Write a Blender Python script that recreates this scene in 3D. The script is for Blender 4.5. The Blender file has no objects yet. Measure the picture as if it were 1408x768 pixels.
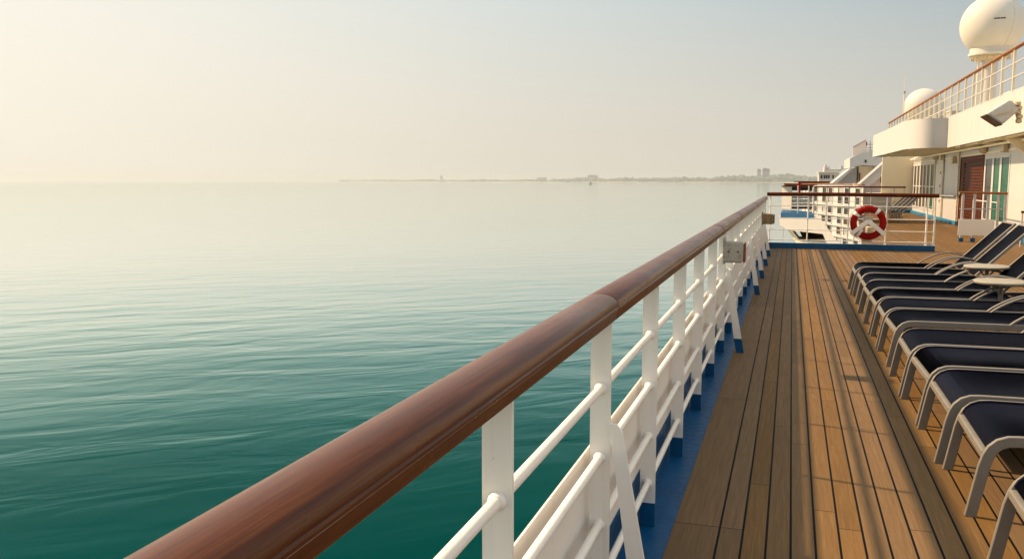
import bpy, bmesh, math, random
from mathutils import Vector, Matrix
random.seed(7)
S = bpy.context.scene
COL = S.collection
R = math.radians

# ------------------------------------------------------------------ camera model (real place: deck at z=0, +Y is forward, +X is inboard)
F, CX, CY, YH, XV, EYE = 1200., 704., 384., 248., 1089., 1.51
PITCH = math.atan((CY-YH)/F); YAW = math.atan((XV-CX)/math.hypot(F, CY-YH))
fwv = Vector((-math.sin(YAW)*math.cos(PITCH), math.cos(YAW)*math.cos(PITCH), -math.sin(PITCH)))
rtv = Vector((math.cos(YAW), math.sin(YAW), 0)); upv = rtv.cross(fwv)
def ray(x, y): return (fwv*F+rtv*(x-CX)+upv*(CY-y)).normalized()
def aty(x, y, Y): d = ray(x, y); return Vector((0, 0, EYE))+d*(Y/d.y)
def atx(x, y, X): d = ray(x, y); return Vector((0, 0, EYE))+d*(X/d.x)

# ------------------------------------------------------------------ object helpers
def obj(name, bm, mats, parent=None, smooth=None):
    me = bpy.data.meshes.new(name)
    bmesh.ops.recalc_face_normals(bm, faces=bm.faces)
    bm.to_mesh(me); bm.free()
    for m in (mats if isinstance(mats, (list, tuple)) else [mats]): me.materials.append(m)
    if smooth is not None:
        try: me.shade_smooth(); me.set_sharp_from_angle(angle=R(smooth))
        except Exception: pass
    o = bpy.data.objects.new(name, me); COL.objects.link(o)
    if parent: o.parent = parent
    return o
def tag(o, label, cat=None, group=None, kind=None):
    o['label'] = label
    if cat: o['category'] = cat
    if group: o['group'] = group
    if kind: o['kind'] = kind
    return o
def thing(name, label, cat, loc=(0, 0, 0), rz=0, group=None):
    o = bpy.data.objects.new(name, None); COL.objects.link(o)
    o.location = loc; o.rotation_euler = (0, 0, rz); o.empty_display_size = .1
    return tag(o, label, cat, group)
def dup(root, loc, rz=0, label=None, group=None):
    def cp(o, par):
        c = o.copy(); COL.objects.link(c)
        if par: c.parent = par
        for ch in list(o.children): cp(ch, c)
        return c
    c = cp(root, None); c.location = loc; c.rotation_euler = (0, 0, rz)
    if label: c['label'] = label
    if group: c['group'] = group
    return c
B = bmesh.new
def box(bm, x0, x1, y0, y1, z0, z1, bev=0, mat=0, M=None):
    r = bmesh.ops.create_cube(bm, size=1, matrix=Matrix.Translation(((x0+x1)/2, (y0+y1)/2, (z0+z1)/2)) @ Matrix.Diagonal((abs(x1-x0), abs(y1-y0), abs(z1-z0), 1)))
    vs = r['verts']; fs = list({f for v in vs for f in v.link_faces})
    for f in fs: f.material_index = mat
    if bev:
        es = list({e for v in vs for e in v.link_edges})
        rb = bmesh.ops.bevel(bm, geom=es, offset=bev, segments=2, affect='EDGES', profile=.5)
        for f in rb['faces']: f.material_index = mat
        vs = list({v for f in rb['faces'] for v in f.verts} | {v for v in vs if v.is_valid})
    if M: bmesh.ops.transform(bm, matrix=M, verts=vs)
    return bm
def frames(path):
    n = len(path); P = [Vector(p) for p in path]; out = []
    for i in range(n):
        t = (P[min(i+1, n-1)]-P[max(i-1, 0)]).normalized(); out.append((P[i], t))
    return out
def tube(bm, path, r, seg=10, mat=0, cap=True):
    rings = []
    fr = frames(path); t0 = fr[0][1]
    u = t0.orthogonal().normalized()
    for i, (p, t) in enumerate(fr):
        u = (u-t*u.dot(t)).normalized(); v = t.cross(u)
        rr = r[i] if isinstance(r, (list, tuple)) else r
        rings.append([bm.verts.new(p+u*math.cos(2*math.pi*k/seg)*rr+v*math.sin(2*math.pi*k/seg)*rr) for k in range(seg)])
    for a, b in zip(rings, rings[1:]):
        for k in range(seg):
            f = bm.faces.new((a[k], a[(k+1) % seg], b[(k+1) % seg], b[k])); f.material_index = mat
    if cap:
        for rg in (rings[0], rings[-1]):
            f = bm.faces.new(rg); f.material_index = mat
    return bm
def sweep(bm, path, prof, side, mat=0):
    """sweep a closed 2-D profile (a along 'side', b along side x tangent) down a path"""
    side = Vector(side).normalized(); rings = []
    for p, t in frames(path):
        nrm = side.cross(t).normalized()
        rings.append([bm.verts.new(p+side*a+nrm*b) for a, b in prof])
    n = len(prof)
    for A, C in zip(rings, rings[1:]):
        for k in range(n):
            f = bm.faces.new((A[k], A[(k+1) % n], C[(k+1) % n], C[k])); f.material_index = mat
    for rg in (rings[0], rings[-1]):
        f = bm.faces.new(rg); f.material_index = mat
    return bm
def rect(w, h, c=.003):
    w /= 2; h /= 2
    return [(-w+c, -h), (w-c, -h), (w, -h+c), (w, h-c), (w-c, h), (-w+c, h), (-w, h-c), (-w, -h+c)]
def lathe(bm, prof, c=(0, 0, 0), seg=32, mat=0):
    c = Vector(c); rings = []
    for r, z in prof:
        if r < 1e-5: rings.append([bm.verts.new(c+Vector((0, 0, z)))])
        else: rings.append([bm.verts.new(c+Vector((r*math.cos(2*math.pi*k/seg), r*math.sin(2*math.pi*k/seg), z))) for k in range(seg)])
    for a, b in zip(rings, rings[1:]):
        for k in range(seg):
            k2 = (k+1) % seg
            vs = [a[k % len(a)], a[k2 % len(a)], b[k2 % len(b)], b[k % len(b)]]
            vs = list(dict.fromkeys(vs))
            if len(vs) >= 3: f = bm.faces.new(vs); f.material_index = mat
    for rg in (rings[0], rings[-1]):
        if len(rg) > 2: f = bm.faces.new(rg); f.material_index = mat
    return bm
def prism(bm, poly, y0, y1, mat=0):
    """polygon in X-Z extruded along Y"""
    a = [bm.verts.new((x, y0, z)) for x, z in poly]; b = [bm.verts.new((x, y1, z)) for x, z in poly]
    n = len(poly); fs = [bm.faces.new(a), bm.faces.new(b)]
    for k in range(n): fs.append(bm.faces.new((a[k], a[(k+1) % n], b[(k+1) % n], b[k])))
    for f in fs: f.material_index = mat
    return bm
def prism_z(bm, poly, z0, z1, mat=0):
    a = [bm.verts.new((x, y, z0)) for x, y in poly]; b = [bm.verts.new((x, y, z1)) for x, y in poly]
    n = len(poly); fs = [bm.faces.new(a), bm.faces.new(b)]
    for k in range(n): fs.append(bm.faces.new((a[k], a[(k+1) % n], b[(k+1) % n], b[k])))
    for f in fs: f.material_index = mat
    return bm

# ------------------------------------------------------------------ materials
class NT:
    def __init__(s, name):
        s.m = bpy.data.materials.new(name); s.m.use_nodes = True; s.t = s.m.node_tree; s.b = s.t.nodes['Principled BSDF']
    def n(s, ty, **kw):
        nd = s.t.nodes.new(ty)
        for k, v in kw.items(): setattr(nd, k, v)
        return nd
    def l(s, a, b): s.t.links.new(a, b)
    def val(s, sock, v):
        if hasattr(v, 'is_output') or isinstance(v, bpy.types.NodeSocket): s.l(v, sock)
        else: sock.default_value = v
    def math(s, op, a, b=0., c=None):
        nd = s.n('ShaderNodeMath', operation=op); s.val(nd.inputs[0], a); s.val(nd.inputs[1], b)
        if c is not None: s.val(nd.inputs[2], c)
        return nd.outputs[0]
    def pos(s):
        g = s.n('ShaderNodeNewGeometry'); return g.outputs['Position']
    def objc(s): return s.n('ShaderNodeTexCoord').outputs['Object']
    def map(s, vec, scale=(1, 1, 1), rot=(0, 0, 0), loc=(0, 0, 0)):
        m = s.n('ShaderNodeMapping'); s.l(vec, m.inputs[0]); m.inputs['Scale'].default_value = scale; m.inputs['Rotation'].default_value = rot; m.inputs['Location'].default_value = loc
        return m.outputs[0]
    def noise(s, vec, scale, detail=3, rough=.5, dist=0):
        nd = s.n('ShaderNodeTexNoise'); s.l(vec, nd.inputs['Vector']); nd.inputs['Scale'].default_value = scale; nd.inputs['Detail'].default_value = detail
        nd.inputs['Roughness'].default_value = rough; nd.inputs['Distortion'].default_value = dist
        return nd.outputs[0]
    def ramp(s, fac, stops):
        nd = s.n('ShaderNodeValToRGB'); s.l(fac, nd.inputs[0]); e = nd.color_ramp.elements
        while len(e) < len(stops): e.new(.5)
        for el, (p, c) in zip(e, stops):
            el.position = p; el.color = (c, c, c, 1) if isinstance(c, (int, float)) else (*c, 1)
        return nd.outputs[0]
    def mix(s, fac, a, b, mode='MIX'):
        nd = s.n('ShaderNodeMix', data_type='RGBA', blend_type=mode); s.val(nd.inputs[0], fac)
        for i, v in ((6, a), (7, b)):
            if isinstance(v, tuple): nd.inputs[i].default_value = (*v[:3], 1)
            else: s.l(v, nd.inputs[i])
        return nd.outputs[2]
    def bump(s, h, strength=.3, dist=.01):
        nd = s.n('ShaderNodeBump'); nd.inputs['Strength'].default_value = strength; nd.inputs['Distance'].default_value = dist
        s.l(h, nd.inputs['Height']); s.l(nd.outputs[0], s.b.inputs['Normal']); return nd
    def set(s, **kw):
        for k, v in kw.items():
            k = k.replace('_', ' ')
            s.val(s.b.inputs[k], (*v, 1) if isinstance(v, tuple) and len(v) == 3 else v)
        return s
def simple(name, col, rough=.5, metal=0., var=.12, scale=6., bump=0., coat=0., spec=.5):
    t = NT(name); v = t.objc()
    n = t.noise(v, scale, 4, .6)
    c = t.mix(t.ramp(n, [(.3, 0), (.7, 1)]), tuple(x*(1-var) for x in col), tuple(min(1, x*(1+var)) for x in col))
    t.set(Base_Color=c, Metallic=metal, Coat_Weight=coat, IOR=1.5 if spec > .3 else 1.2)
    t.b.inputs['Specular IOR Level'].default_value = spec
    t.l(t.ramp(t.noise(v, scale*3, 3), [(.3, max(0, rough-.07)), (.7, min(1, rough+.07))]), t.b.inputs['Roughness'])
    if bump: t.bump(t.noise(v, scale*8, 4), bump, .004)
    return t.m
def paint_white(name, col=(.80, .78, .73), rust=.5, rough=.38):
    t = NT(name); v = t.pos()
    big = t.noise(v, .9, 4, .6); fine = t.noise(v, 14, 5, .65)
    c = t.mix(t.ramp(big, [(.35, 0), (.7, 1)]), tuple(x*.95 for x in col), col)
    streak = t.noise(t.map(v, (9, 9, .7)), 1.6, 4, .7)
    c = t.mix(t.ramp(streak, [(.58, 0), (.8, .45*rust)]), c, (.42, .30, .17))
    spots = t.noise(v, 38, 2, .5)
    c = t.mix(t.ramp(spots, [(.74, 0), (.79, .7*rust)]), c, (.30, .14, .05))
    t.set(Base_Color=c); t.l(t.ramp(fine, [(.3, rough-.08), (.7, rough+.1)]), t.b.inputs['Roughness'])
    t.bump(t.noise(v, 55, 4, .6), .2, .002)
    return t.m
WHITE = paint_white('white_paint')
WHITE2 = paint_white('superstructure_paint', (.475, .465, .46), .9, .45)
CREAM = paint_white('cream_paint', (.72, .62, .45), .9, .5)
def blue_paint():
    t = NT('blue_deck_paint'); v = t.pos()
    n = t.noise(v, 3.5, 5, .65); w = t.noise(v, 26, 4, .6)
    c = t.mix(t.ramp(n, [(.3, 0), (.75, 1)]), (.001, .052, .145), (.002, .080, .205))
    c = t.mix(t.ramp(w, [(.64, 0), (.78, .5)]), c, (.03, .13, .27))
    t.set(Base_Color=c); t.b.inputs['Specular IOR Level'].default_value = .3; t.l(t.ramp(w, [(.3, .28), (.7, .5)]), t.b.inputs['Roughness']); t.bump(w, .15, .003)
    return t.m
BLUE = blue_paint()
TEALBLUE = simple('blue_waterway_paint', (.01, .17, .33), .45, var=.25)
def varnish():
    t = NT('varnished_mahogany'); v = t.pos()
    g = t.noise(t.map(v, (120, 3.0, 120)), 1., 6, .7, .4); g2 = t.noise(t.map(v, (16, .5, 16)), 1., 3, .5)
    c = t.ramp(g, [(.26, (.035, .0085, .0025)), (.5, (.088, .0235, .0050)), (.76, (.165, .053, .011))])
    c = t.mix(t.ramp(g2, [(.35, 0), (.7, .45)]), c, (.034, .009, .0035))
    sc = t.noise(v, 5, 3, .5)
    t.set(Base_Color=c, IOR=1.38)
    t.l(t.ramp(sc, [(.3, .26), (.75, .34)]), t.b.inputs['Roughness']); t.b.inputs['Specular IOR Level'].default_value = .42
    t.bump(g, .025, .002)
    return t.m
WOOD = varnish()
def teak():
    t = NT('teak_deck'); v = t.pos()
    sx = t.n('ShaderNodeSeparateXYZ'); t.l(v, sx.inputs[0]); X, Y = sx.outputs[0], sx.outputs[1]
    W = .0985
    u = t.math('DIVIDE', t.math('ADD', X, .249), W)
    iscov = t.math('LESS_THAN', X, -.249)
    idx = t.math('MULTIPLY', t.math('FLOOR', u), t.math('SUBTRACT', 1., iscov))
    fr = t.math('SUBTRACT', u, t.math('FLOOR', u))
    d = t.math('MULTIPLY', t.math('MINIMUM', fr, t.math('SUBTRACT', 1., fr)), W)
    d = t.math('ADD', d, t.math('MULTIPLY', iscov, t.math('MULTIPLY', t.math('GREATER_THAN', t.math('ABSOLUTE', t.math('ADD', X, .249)), .008), 1.)))
    wn = t.n('ShaderNodeTexWhiteNoise', noise_dimensions='1D'); t.l(t.math('ADD', idx, 3.37), wn.inputs['W'])
    L = 2.35
    yy = t.math('ADD', t.math('DIVIDE', Y, L), t.math('MULTIPLY', wn.outputs[0], 7.3))
    by = t.math('FLOOR', yy); fy = t.math('SUBTRACT', yy, by)
    dy = t.math('MULTIPLY', t.math('MINIMUM', fy, t.math('SUBTRACT', 1., fy)), L)
    seam = t.math('LESS_THAN', d, .0048); butt = t.math('LESS_THAN', dy, .0024)
    gap = t.math('MAXIMUM', seam, butt)
    w2 = t.n('ShaderNodeTexWhiteNoise', noise_dimensions='2D'); cb = t.n('ShaderNodeCombineXYZ'); t.l(idx, cb.inputs[0]); t.l(by, cb.inputs[1]); t.l(cb.outputs[0], w2.inputs['Vector'])
    off = t.n('ShaderNodeVectorMath', operation='ADD'); t.l(v, off.inputs[0])
    sc = t.n('ShaderNodeVectorMath', operation='SCALE'); t.l(w2.outputs[1], sc.inputs[0]); sc.inputs['Scale'].default_value = 20; t.l(sc.outputs[0], off.inputs[1])
    g = t.noise(t.map(off.outputs[0], (90, 3.2, 1)), 1., 6, .65, .6)
    g2 = t.noise(t.map(off.outputs[0], (14, .8, 1)), 1., 3, .5, .3)
    c = t.ramp(g, [(.25, (.115, .068, .030)), (.55, (.156, .093, .041)), (.8, (.198, .121, .056))])
    c = t.mix(t.ramp(g2, [(.35, .0), (.75, .5)]), c, (.118, .075, .036))
    br = t.math('MULTIPLY_ADD', w2.outputs[0], .22, .89)
    hs = t.n('ShaderNodeHueSaturation'); t.l(c, hs.inputs['Color']); t.l(br, hs.inputs['Value']); t.l(t.math('MULTIPLY_ADD', wn.outputs[0], .25, .88), hs.inputs['Saturation'])
    stain = t.noise(v, 1.1, 5, .6)
    c = t.mix(t.ramp(stain, [(.52, 0), (.75, .38)]), hs.outputs[0], (.112, .078, .045))
    c = t.mix(gap, c, (.003, .003, .003))
    t.set(Base_Color=c); t.l(t.ramp(g, [(.3, .62), (.7, .5)]), t.b.inputs['Roughness'])
    t.b.inputs['Specular IOR Level'].default_value = .2; t.b.inputs['IOR'].default_value = 1.22
    h = t.math('SUBTRACT', t.math('MULTIPLY', g, .12), gap); t.bump(h, .35, .004)
    return t.m
TEAK = teak()
def rusty():
    t = NT('rusty_grey_steel'); v = t.pos(); n = t.noise(v, 22, 5, .7); n2 = t.noise(v, 60, 3, .6)
    c = t.mix(t.ramp(n, [(.56, 0), (.70, 1)]), (.33, .325, .28), (.22, .09, .03))
    c = t.mix(t.ramp(n2, [(.62, 0), (.72, .8)]), c, (.07, .03, .015))
    t.set(Base_Color=c, Roughness=.65); t.bump(n2, .4, .004); return t.m
RUSTY = rusty()
RUST = simple('rust', (.16, .035, .015), .8, var=.4, scale=30, bump=.4)
def fabric():
    t = NT('navy_sling_mesh'); v = t.objc()
    wv = t.n('ShaderNodeTexChecker'); t.l(v, wv.inputs[0]); wv.inputs['Scale'].default_value = 420
    n = t.noise(v, 3, 4, .6)
    c = t.mix(t.ramp(n, [(.3, 0), (.7, 1)]), (.0022, .0035, .0115), (.0035, .005, .016))
    c = t.mix(t.math('MULTIPLY', wv.outputs[1], .25), c, (.008, .009, .015))
    t.set(Base_Color=c, Roughness=.6, IOR=1.25); t.b.inputs['Specular IOR Level'].default_value = .2
    t.bump(wv.outputs[1], .12, .001); return t.m
SLING = fabric()
STRIPE = None
ALU = simple('painted_aluminium', (.215, .20, .175), .42, metal=.2, var=.08, scale=9, bump=.05)
STEEL = simple('stainless_steel', (.62, .60, .56), .25, metal=.9, var=.08, scale=20)
TABLE = simple('table_top_resin', (.29, .275, .23), .4, var=.1, scale=8, bump=.05)
REDWOOD = simple('red_brown_wood', (.075, .019, .007), .5, var=.3, scale=12, bump=.1, spec=.15)
HANDWOOD = simple('orange_brown_handrail_wood', (.26, .105, .04), .5, var=.25, scale=8, bump=.1, spec=.2)  # lighter, more orange version of the red-brown wood
SOFFIT = paint_white('soffit_bounce_cream', (.84, .74, .52), .9, .6)  # cream brightened and yellowed in place of light bounced off the deck
GREENGLASS = simple('tinted_window_glass', (.012, .085, .055), .15, var=.35, scale=1.3, spec=.2)
DARKGLASS = simple('dark_window_glass', (.030, .034, .034), .12, var=.35, scale=1.1, spec=.25)
BROWNGLASS = simple('bronze_window_glass', (.075, .050, .032), .14, var=.35, scale=1.2, spec=.2)
REDBUOY = simple('orange_red_plastic', (.26, .008, .005), .45, var=.2, scale=9, bump=.08, spec=.2)
WHITETAPE = simple('reflective_tape', (.75, .74, .70), .35, var=.08)
GREY = simple('grey_paint', (.30, .31, .31), .5, var=.15)
PALEGREY = simple('pale_grey_paint', (.46, .47, .46), .5, var=.12)
DARK = simple('dark_tone_and_shade', (.03, .026, .02), .7, var=.2)  # dark fittings, and shade of openings put into colour
YELLOWED = simple('yellowed_lamp_casing', (.48, .40, .26), .5, var=.25, scale=14, bump=.15)
GRP = simple('radome_gelcoat', (.56, .54, .50), .42, var=.05, scale=1.2, spec=.3)
ROPE = simple('white_rope', (.55, .52, .46), .8, var=.15, scale=60, bump=.3)
SAND = simple('beach_sand', (.46, .36, .22), .9, var=.2, scale=.004)
LEAF = simple('wooded_shore', (.045, .065, .030), .9, var=.5, scale=.02)
CONC = simple('weathered_concrete', (.33, .31, .28), .8, var=.15, scale=.05)
CONCW = simple('pale_facade', (.52, .49, .44), .8, var=.15, scale=.05)
def water():
    t = NT('sea_water'); v = t.pos()
    vr = t.map(v, rot=(0, 0, R(-40))); vs = t.map(v, rot=(0, 0, R(-28))); vc = t.map(v, rot=(0, 0, R(-20)))
    a = t.noise(t.map(vr, (.075, .20, 1)), 1., 3, .48, .5)
    b = t.noise(t.map(vs, (.34, .95, 1)), 1., 3, .5, .3)
    c = t.noise(t.map(vc, (.022, .05, 1)), 1., 3, .5)
    calm = t.noise(t.map(vc, (.0011, .006, 1)), 1., 4, .6)
    amp = t.ramp(calm, [(.35, .35), (.65, 1)])
    h = t.math('ADD', t.math('MULTIPLY', a, .95), t.math('ADD', t.math('MULTIPLY', b, .045), t.math('MULTIPLY', c, 1.1)))
    h = t.math('MULTIPLY', h, amp)
    t.bump(h, 1., .25)
    col = t.mix(t.ramp(c, [(.3, 0), (.7, 1)]), (.0, .0275, .0285), (.0, .0345, .036))
    bn = [n for n in t.t.nodes if n.type == 'BUMP'][0]
    lw = t.n('ShaderNodeLayerWeight'); t.l(bn.outputs[0], lw.inputs['Normal'])
    fac = t.ramp(lw.outputs['Facing'], [(.45, .0), (.60, .008), (.68, .05), (.74, .15), (.80, .40), (.865, .78), (.92, .95), (1., 1.)])
    df = t.n('ShaderNodeBsdfDiffuse'); t.l(col, df.inputs[0]); t.l(bn.outputs[0], df.inputs['Normal'])
    gl = t.n('ShaderNodeBsdfGlossy'); gl.inputs['Roughness'].default_value = .07; t.l(t.ramp(lw.outputs['Facing'], [(.55, (.25, .85, .80)), (.72, (.48, 1., .94)), (.82, (.80, 1., .94)), (.91, (.95, .985, .95))]), gl.inputs[0]); t.l(bn.outputs[0], gl.inputs['Normal'])
    mx = t.n('ShaderNodeMixShader'); t.l(fac, mx.inputs[0]); t.l(df.outputs[0], mx.inputs[1]); t.l(gl.outputs[0], mx.inputs[2])
    t.l(mx.outputs[0], t.t.nodes['Material Output'].inputs['Surface'])
    return t.m
WATER = water()

# ------------------------------------------------------------------ the setting: sea, air, deck, hull
SEA_Z = -18.
bm = B(); prism_z(bm, [(-28000, -9000), (28000, -9000), (28000, 28000), (-28000, 28000)], SEA_Z-.5, SEA_Z)
tag(obj('sea', bm, WATER), 'calm teal sea with fine ripples, paling to cream towards the hazy horizon', 'sea', kind='structure')
bm = B(); box(bm, -29000, 29000, -10000, 29000, SEA_Z-1.5, 75)
t = bpy.data.materials.new('morning_haze'); t.use_nodes = True
for n in list(t.node_tree.nodes): t.node_tree.nodes.remove(n)
o_ = t.node_tree.nodes.new('ShaderNodeOutputMaterial'); vol = t.node_tree.nodes.new('ShaderNodeVolumePrincipled')
vol.inputs['Color'].default_value = (.585, .64, .695, 1); vol.inputs['Density'].default_value = 9.5e-5; vol.inputs['Anisotropy'].default_value = .26
t.node_tree.links.new(vol.outputs[0], o_.inputs['Volume'])
hz = tag(obj('haze', bm, t), 'pale haze in the air over the sea', 'haze', kind='stuff')

bm = B(); prism_z(bm, [(-.446, -7), (5.4, -7), (5.4, 46), (3.1, 46), (1.62, 22), (1.62, 20.55), (-.446, 20.55)], -.05, 0)
tag(obj('deck_floor', bm, TEAK), 'teak planked deck with black caulked seams beside the white railing', 'deck', kind='structure')
bm = B(); prism_z(bm, [(-.66, -7), (-.4465, -7), (-.4465, 20.55), (-.66, 20.55)], -.06, -.006)
tag(obj('deck_gutter', bm, BLUE), 'blue painted waterway along the deck edge under the railing', 'waterway', kind='structure')
bm = B()
prism_z(bm, [(-.66, -7), (14, -7), (14, 20.6), (-.66, 20.6)], SEA_Z-.3, -.065)
prism_z(bm, [(1.64, 20.605), (14, 20.605), (14, 130), (3.2, 130), (3.2, 46), (1.64, 22)], SEA_Z-.3, -.062)
tag(obj('ship_hull', bm, WHITE2), 'white hull of the ship below the open deck', 'hull', kind='structure')

# ------------------------------------------------------------------ side railing
RX = -.56
rl = thing('ship_railing', 'long white railing with a mahogany handrail running along the sea edge of the deck', 'railing', (RX, 0, 0))
def hr_profile():
    pr = []
    for k in range(17):
        th = math.pi*k/16; c, q = math.cos(th), math.sin(th)
        pr.append((.0575*abs(c)**.92*(1 if c > 0 else -1), 1.108+.038*q**.85))
    lo = [(.0615, 1.106), (.0625, 1.1025), (.0615, 1.099), (.0575, 1.095), (.0525, 1.068), (.049, 1.0645), (.018, 1.063)]
    pr += [(-x, z) for x, z in lo]+lo[::-1]
    return pr
HP = [(x, z+.012) for x, z in hr_profile()]
joints = [-6.5, -1.6, 2.67, 7.0, 9.6, 14.1, 20.47]
for a, b in zip(joints, joints[1:]):
    bm = B()
    g = .0026
    ys = [a+g, a+g+.004]+[a+(b-a)*k/6 for k in range(1, 6)]+[b-g-.004, b-g]
    rings = []
    for i, y in enumerate(ys):
        s = .985 if i in (0, len(ys)-1) else 1.
        rings.append([bm.verts.new((x*s, y, 1.1+(z-1.1)*s)) for x, z in HP])
    n = len(HP)
    for A, C in zip(rings, rings[1:]):
        for k in range(n): bm.faces.new((A[k], A[(k+1) % n], C[(k+1) % n], C[k]))
    bm.faces.new(rings[0]); bm.faces.new(rings[-1])
    obj('handrail', bm, WOOD, rl, 32)
BARZ = (.85, .624, .40, .19)
pz = B()
box(pz, -.0335, .0335, -.006, .006, -.004, .10, 0, 1)
box(pz, -.033, .033, -.0055, .0055, .10, 1.078, 0, 0)
for z in BARZ:
    for y0, y1 in ((-.0185, -.0058), (.0058, .0185)):
        ys = [y0, y0+.004, y1] if y0 < 0 else [y0, y1-.004, y1]
        tube(pz, [(0, y, z) for y in ys], [.0150, .0185, .0215] if y0 < 0 else [.0215, .0185, .0150], 14, 0)
post0 = obj('post', pz, [WHITE, BLUE], rl, 28); post0.location = (0, 1.66, 0)
PY = [1.66+1.032*k for k in range(-7, 19)]
for y in PY:
    if abs(y-1.66) < .01: continue
    c = post0.copy(); COL.objects.link(c); c.parent = rl; c.location = (0, y, 0)
for z in BARZ:
    bm = B(); tube(bm, [(0, -6.4, z), (0, 7, z), (0, 20.45, z)], .0142, 14); obj('horizontal_bar', bm, WHITE, rl, 40)
bz = B()
def bar2(bm, x0, z0, x1, z1, w, y0, y1, mat):
    d = Vector((x1-x0, z1-z0)).normalized(); n = Vector((-d.y, d.x))*w/2
    prism(bm, [(x0+n.x, z0+n.y), (x1+n.x, z1+n.y), (x1-n.x, z1-n.y), (x0-n.x, z0-n.y)], y0, y1, mat)
tx, tz, fx, fz = .036, .72, .175, 0.
m_ = .125/.72
mx, mz = fx+(tx-fx)*m_, .125
d = Vector((fx-tx, fz-tz)).normalized(); hw = .033
# plate with chamfered head, cut level at the foot
prism(bz, [(tx-.004, tz+.02), (tx+.020, tz+.020), (tx+hw+.006, tz-.004), (mx+hw, mz), (mx-hw, mz)], -.007, .005, 0)
prism(bz, [(mx-hw-.0005, mz), (mx+hw+.0005, mz), (fx+hw, -.004), (fx-hw, -.004)], -.0075, .0055, 1)
br0 = obj('brace', bz, [WHITE, BLUE], rl); br0.location = (0, PY[8]-.012, 0)
for i in (13, 17, 19, 21, 23):
    c = br0.copy(); COL.objects.link(c); c.parent = rl; c.location = (0, PY[i]-.012, 0)
# low solid bulwark just outboard of the posts
bw = thing('bulwark_plate', 'low white steel plate with a navy foot fixed outboard of the railing posts', 'bulwark', (-.61, 0, 0))
bm = B(); prism_z(bm, [(-.003, -6.8), (.003, -6.8), (.003, 20.45), (-.003, 20.45)], .225, .637); obj('plate', bm, WHITE, bw)
bm = B(); prism_z(bm, [(-.005, -6.8), (.005, -6.8), (.005, 20.45), (-.005, 20.45)], -.02, .225); obj('plate_foot', bm, BLUE, bw)

# rusty boxes fixed to the rail
BROWNBOX = simple('brown_rusted_steel', (.21, .155, .085), .7, var=.35, scale=30, bump=.3, spec=.2)
def junction(name, label, loc, w, d, h, RUSTY=RUSTY):
    t = thing(name, label, 'junction box', loc)
    bm = B(); box(bm, -w/2, w/2, -d/2, d/2, 0, h, .006); obj('casing', bm, RUSTY, t)
    bm = B(); box(bm, -w/2-.004, w/2+.012, -d/2-.009, -d/2-.001, .012, h-.012, .003); obj('cover', bm, RUSTY, t)
    for s in (-1, 1):
        bm = B(); lathe(bm, [(.008, 0), (.008, .006), (.004, .009)], seg=8); o = obj('screw', bm, RUST, t); o.rotation_euler = (R(90), 0, 0); o.location = (s*w*.28, -d/2-.009, h*.55)
    bm = B(); box(bm, w/2+.0125, w/2+.026, -d/2-.01, d/2+.004, .004, h-.006, .003); obj('mounting_plate', bm, RUST, t)
    bm = B(); box(bm, -w/2-.018, -w/2-.002, -d/2-.012, d/2, -.012, h+.03, .002); obj('bracket', bm, RUSTY, t)
junction('junction_box', 'rusty grey steel box on the railing above the second visible brace, with a red edge', (-.43, 7.3, .85), .13, .16, .165)
junction('junction_box', 'smaller brown rusted box fixed to the railing near its corner with the cross railing', (-.34, 14.3, .83), .15, .2, .16, BROWNBOX)

# ------------------------------------------------------------------ cross railing with lifebuoy
CYR = 20.44
cr = thing('cross_railing', 'white wire railing with a dark handrail across the end of the deck behind the lifebuoy', 'railing', (0, CYR, 0))
bm = B(); box(bm, -.66, 2.95, -.03, .10, -.004, .125, .008); obj('base', bm, BLUE, cr)
bm = B()
prof = [(.05*math.cos(2*math.pi*k/16), .042*math.sin(2*math.pi*k/16)) for k in range(16)]
sweep(bm, [(-.52, .03, 1.205), (1., .03, 1.205), (2.97, .03, 1.185), (2.985, .03, 1.184)], prof, (0, 1, 0)); obj('handrail', bm, REDWOOD, cr, 40)
for x in (-.44, .36, 1.33, 1.97, 2.77, 2.925):
    bm = B(); r_ = .019 if x > 2.5 else .014
    tube(bm, [(x, .03, .12), (x, .03, 1.17)], r_, 10); lathe(bm, [(.035, .120), (.035, .135), (r_, .15)], (x, .03, 0), 10)
    obj('post', bm, WHITE, cr, 40)
for z in (.95, .675, .42, .19):
    bm = B(); tube(bm, [(-.5, .03, z), (2.93, .03, z-.004)], .0095, 8); obj('horizontal_bar', bm, WHITE, cr, 40)
# lifebuoy
lb = thing('lifebuoy', 'red lifebuoy with white bands hanging on the cross railing', 'lifebuoy', (1.60, CYR-.10, .60))
LR, lr = .298, .071
bm = B()
NS = 64; rings = []
for k in range(NS):
    th = 2*math.pi*k/NS; c = Vector((math.cos(th), 0, math.sin(th)))
    rings.append([bm.verts.new(c*(LR+lr*math.cos(2*math.pi*j/16))+Vector((0, .72*lr*math.sin(2*math.pi*j/16), 0))) for j in range(16)])
for k in range(NS):
    A, C = rings[k], rings[(k+1) % NS]
    for j in range(16): bm.faces.new((A[j], A[(j+1) % 16], C[(j+1) % 16], C[j]))
obj('ring', bm, REDBUOY, lb, 60)
for q in range(4):
    bm = B(); th0 = R(45+90*q+8); rr = []
    for k in range(7):
        th = th0+R(-6+2*k); c = Vector((math.cos(th), 0, math.sin(th)))
        rr.append([bm.verts.new(c*(LR+(lr+.004)*math.cos(2*math.pi*j/16))+Vector((0, .74*(lr+.004)*math.sin(2*math.pi*j/16), 0))) for j in range(16)])
    for A, C in zip(rr, rr[1:]):
        for j in range(16): bm.faces.new((A[j], A[(j+1) % 16], C[(j+1) % 16], C[j]))
    obj('band', bm, WHITETAPE, lb, 60)
bm = B()
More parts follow.
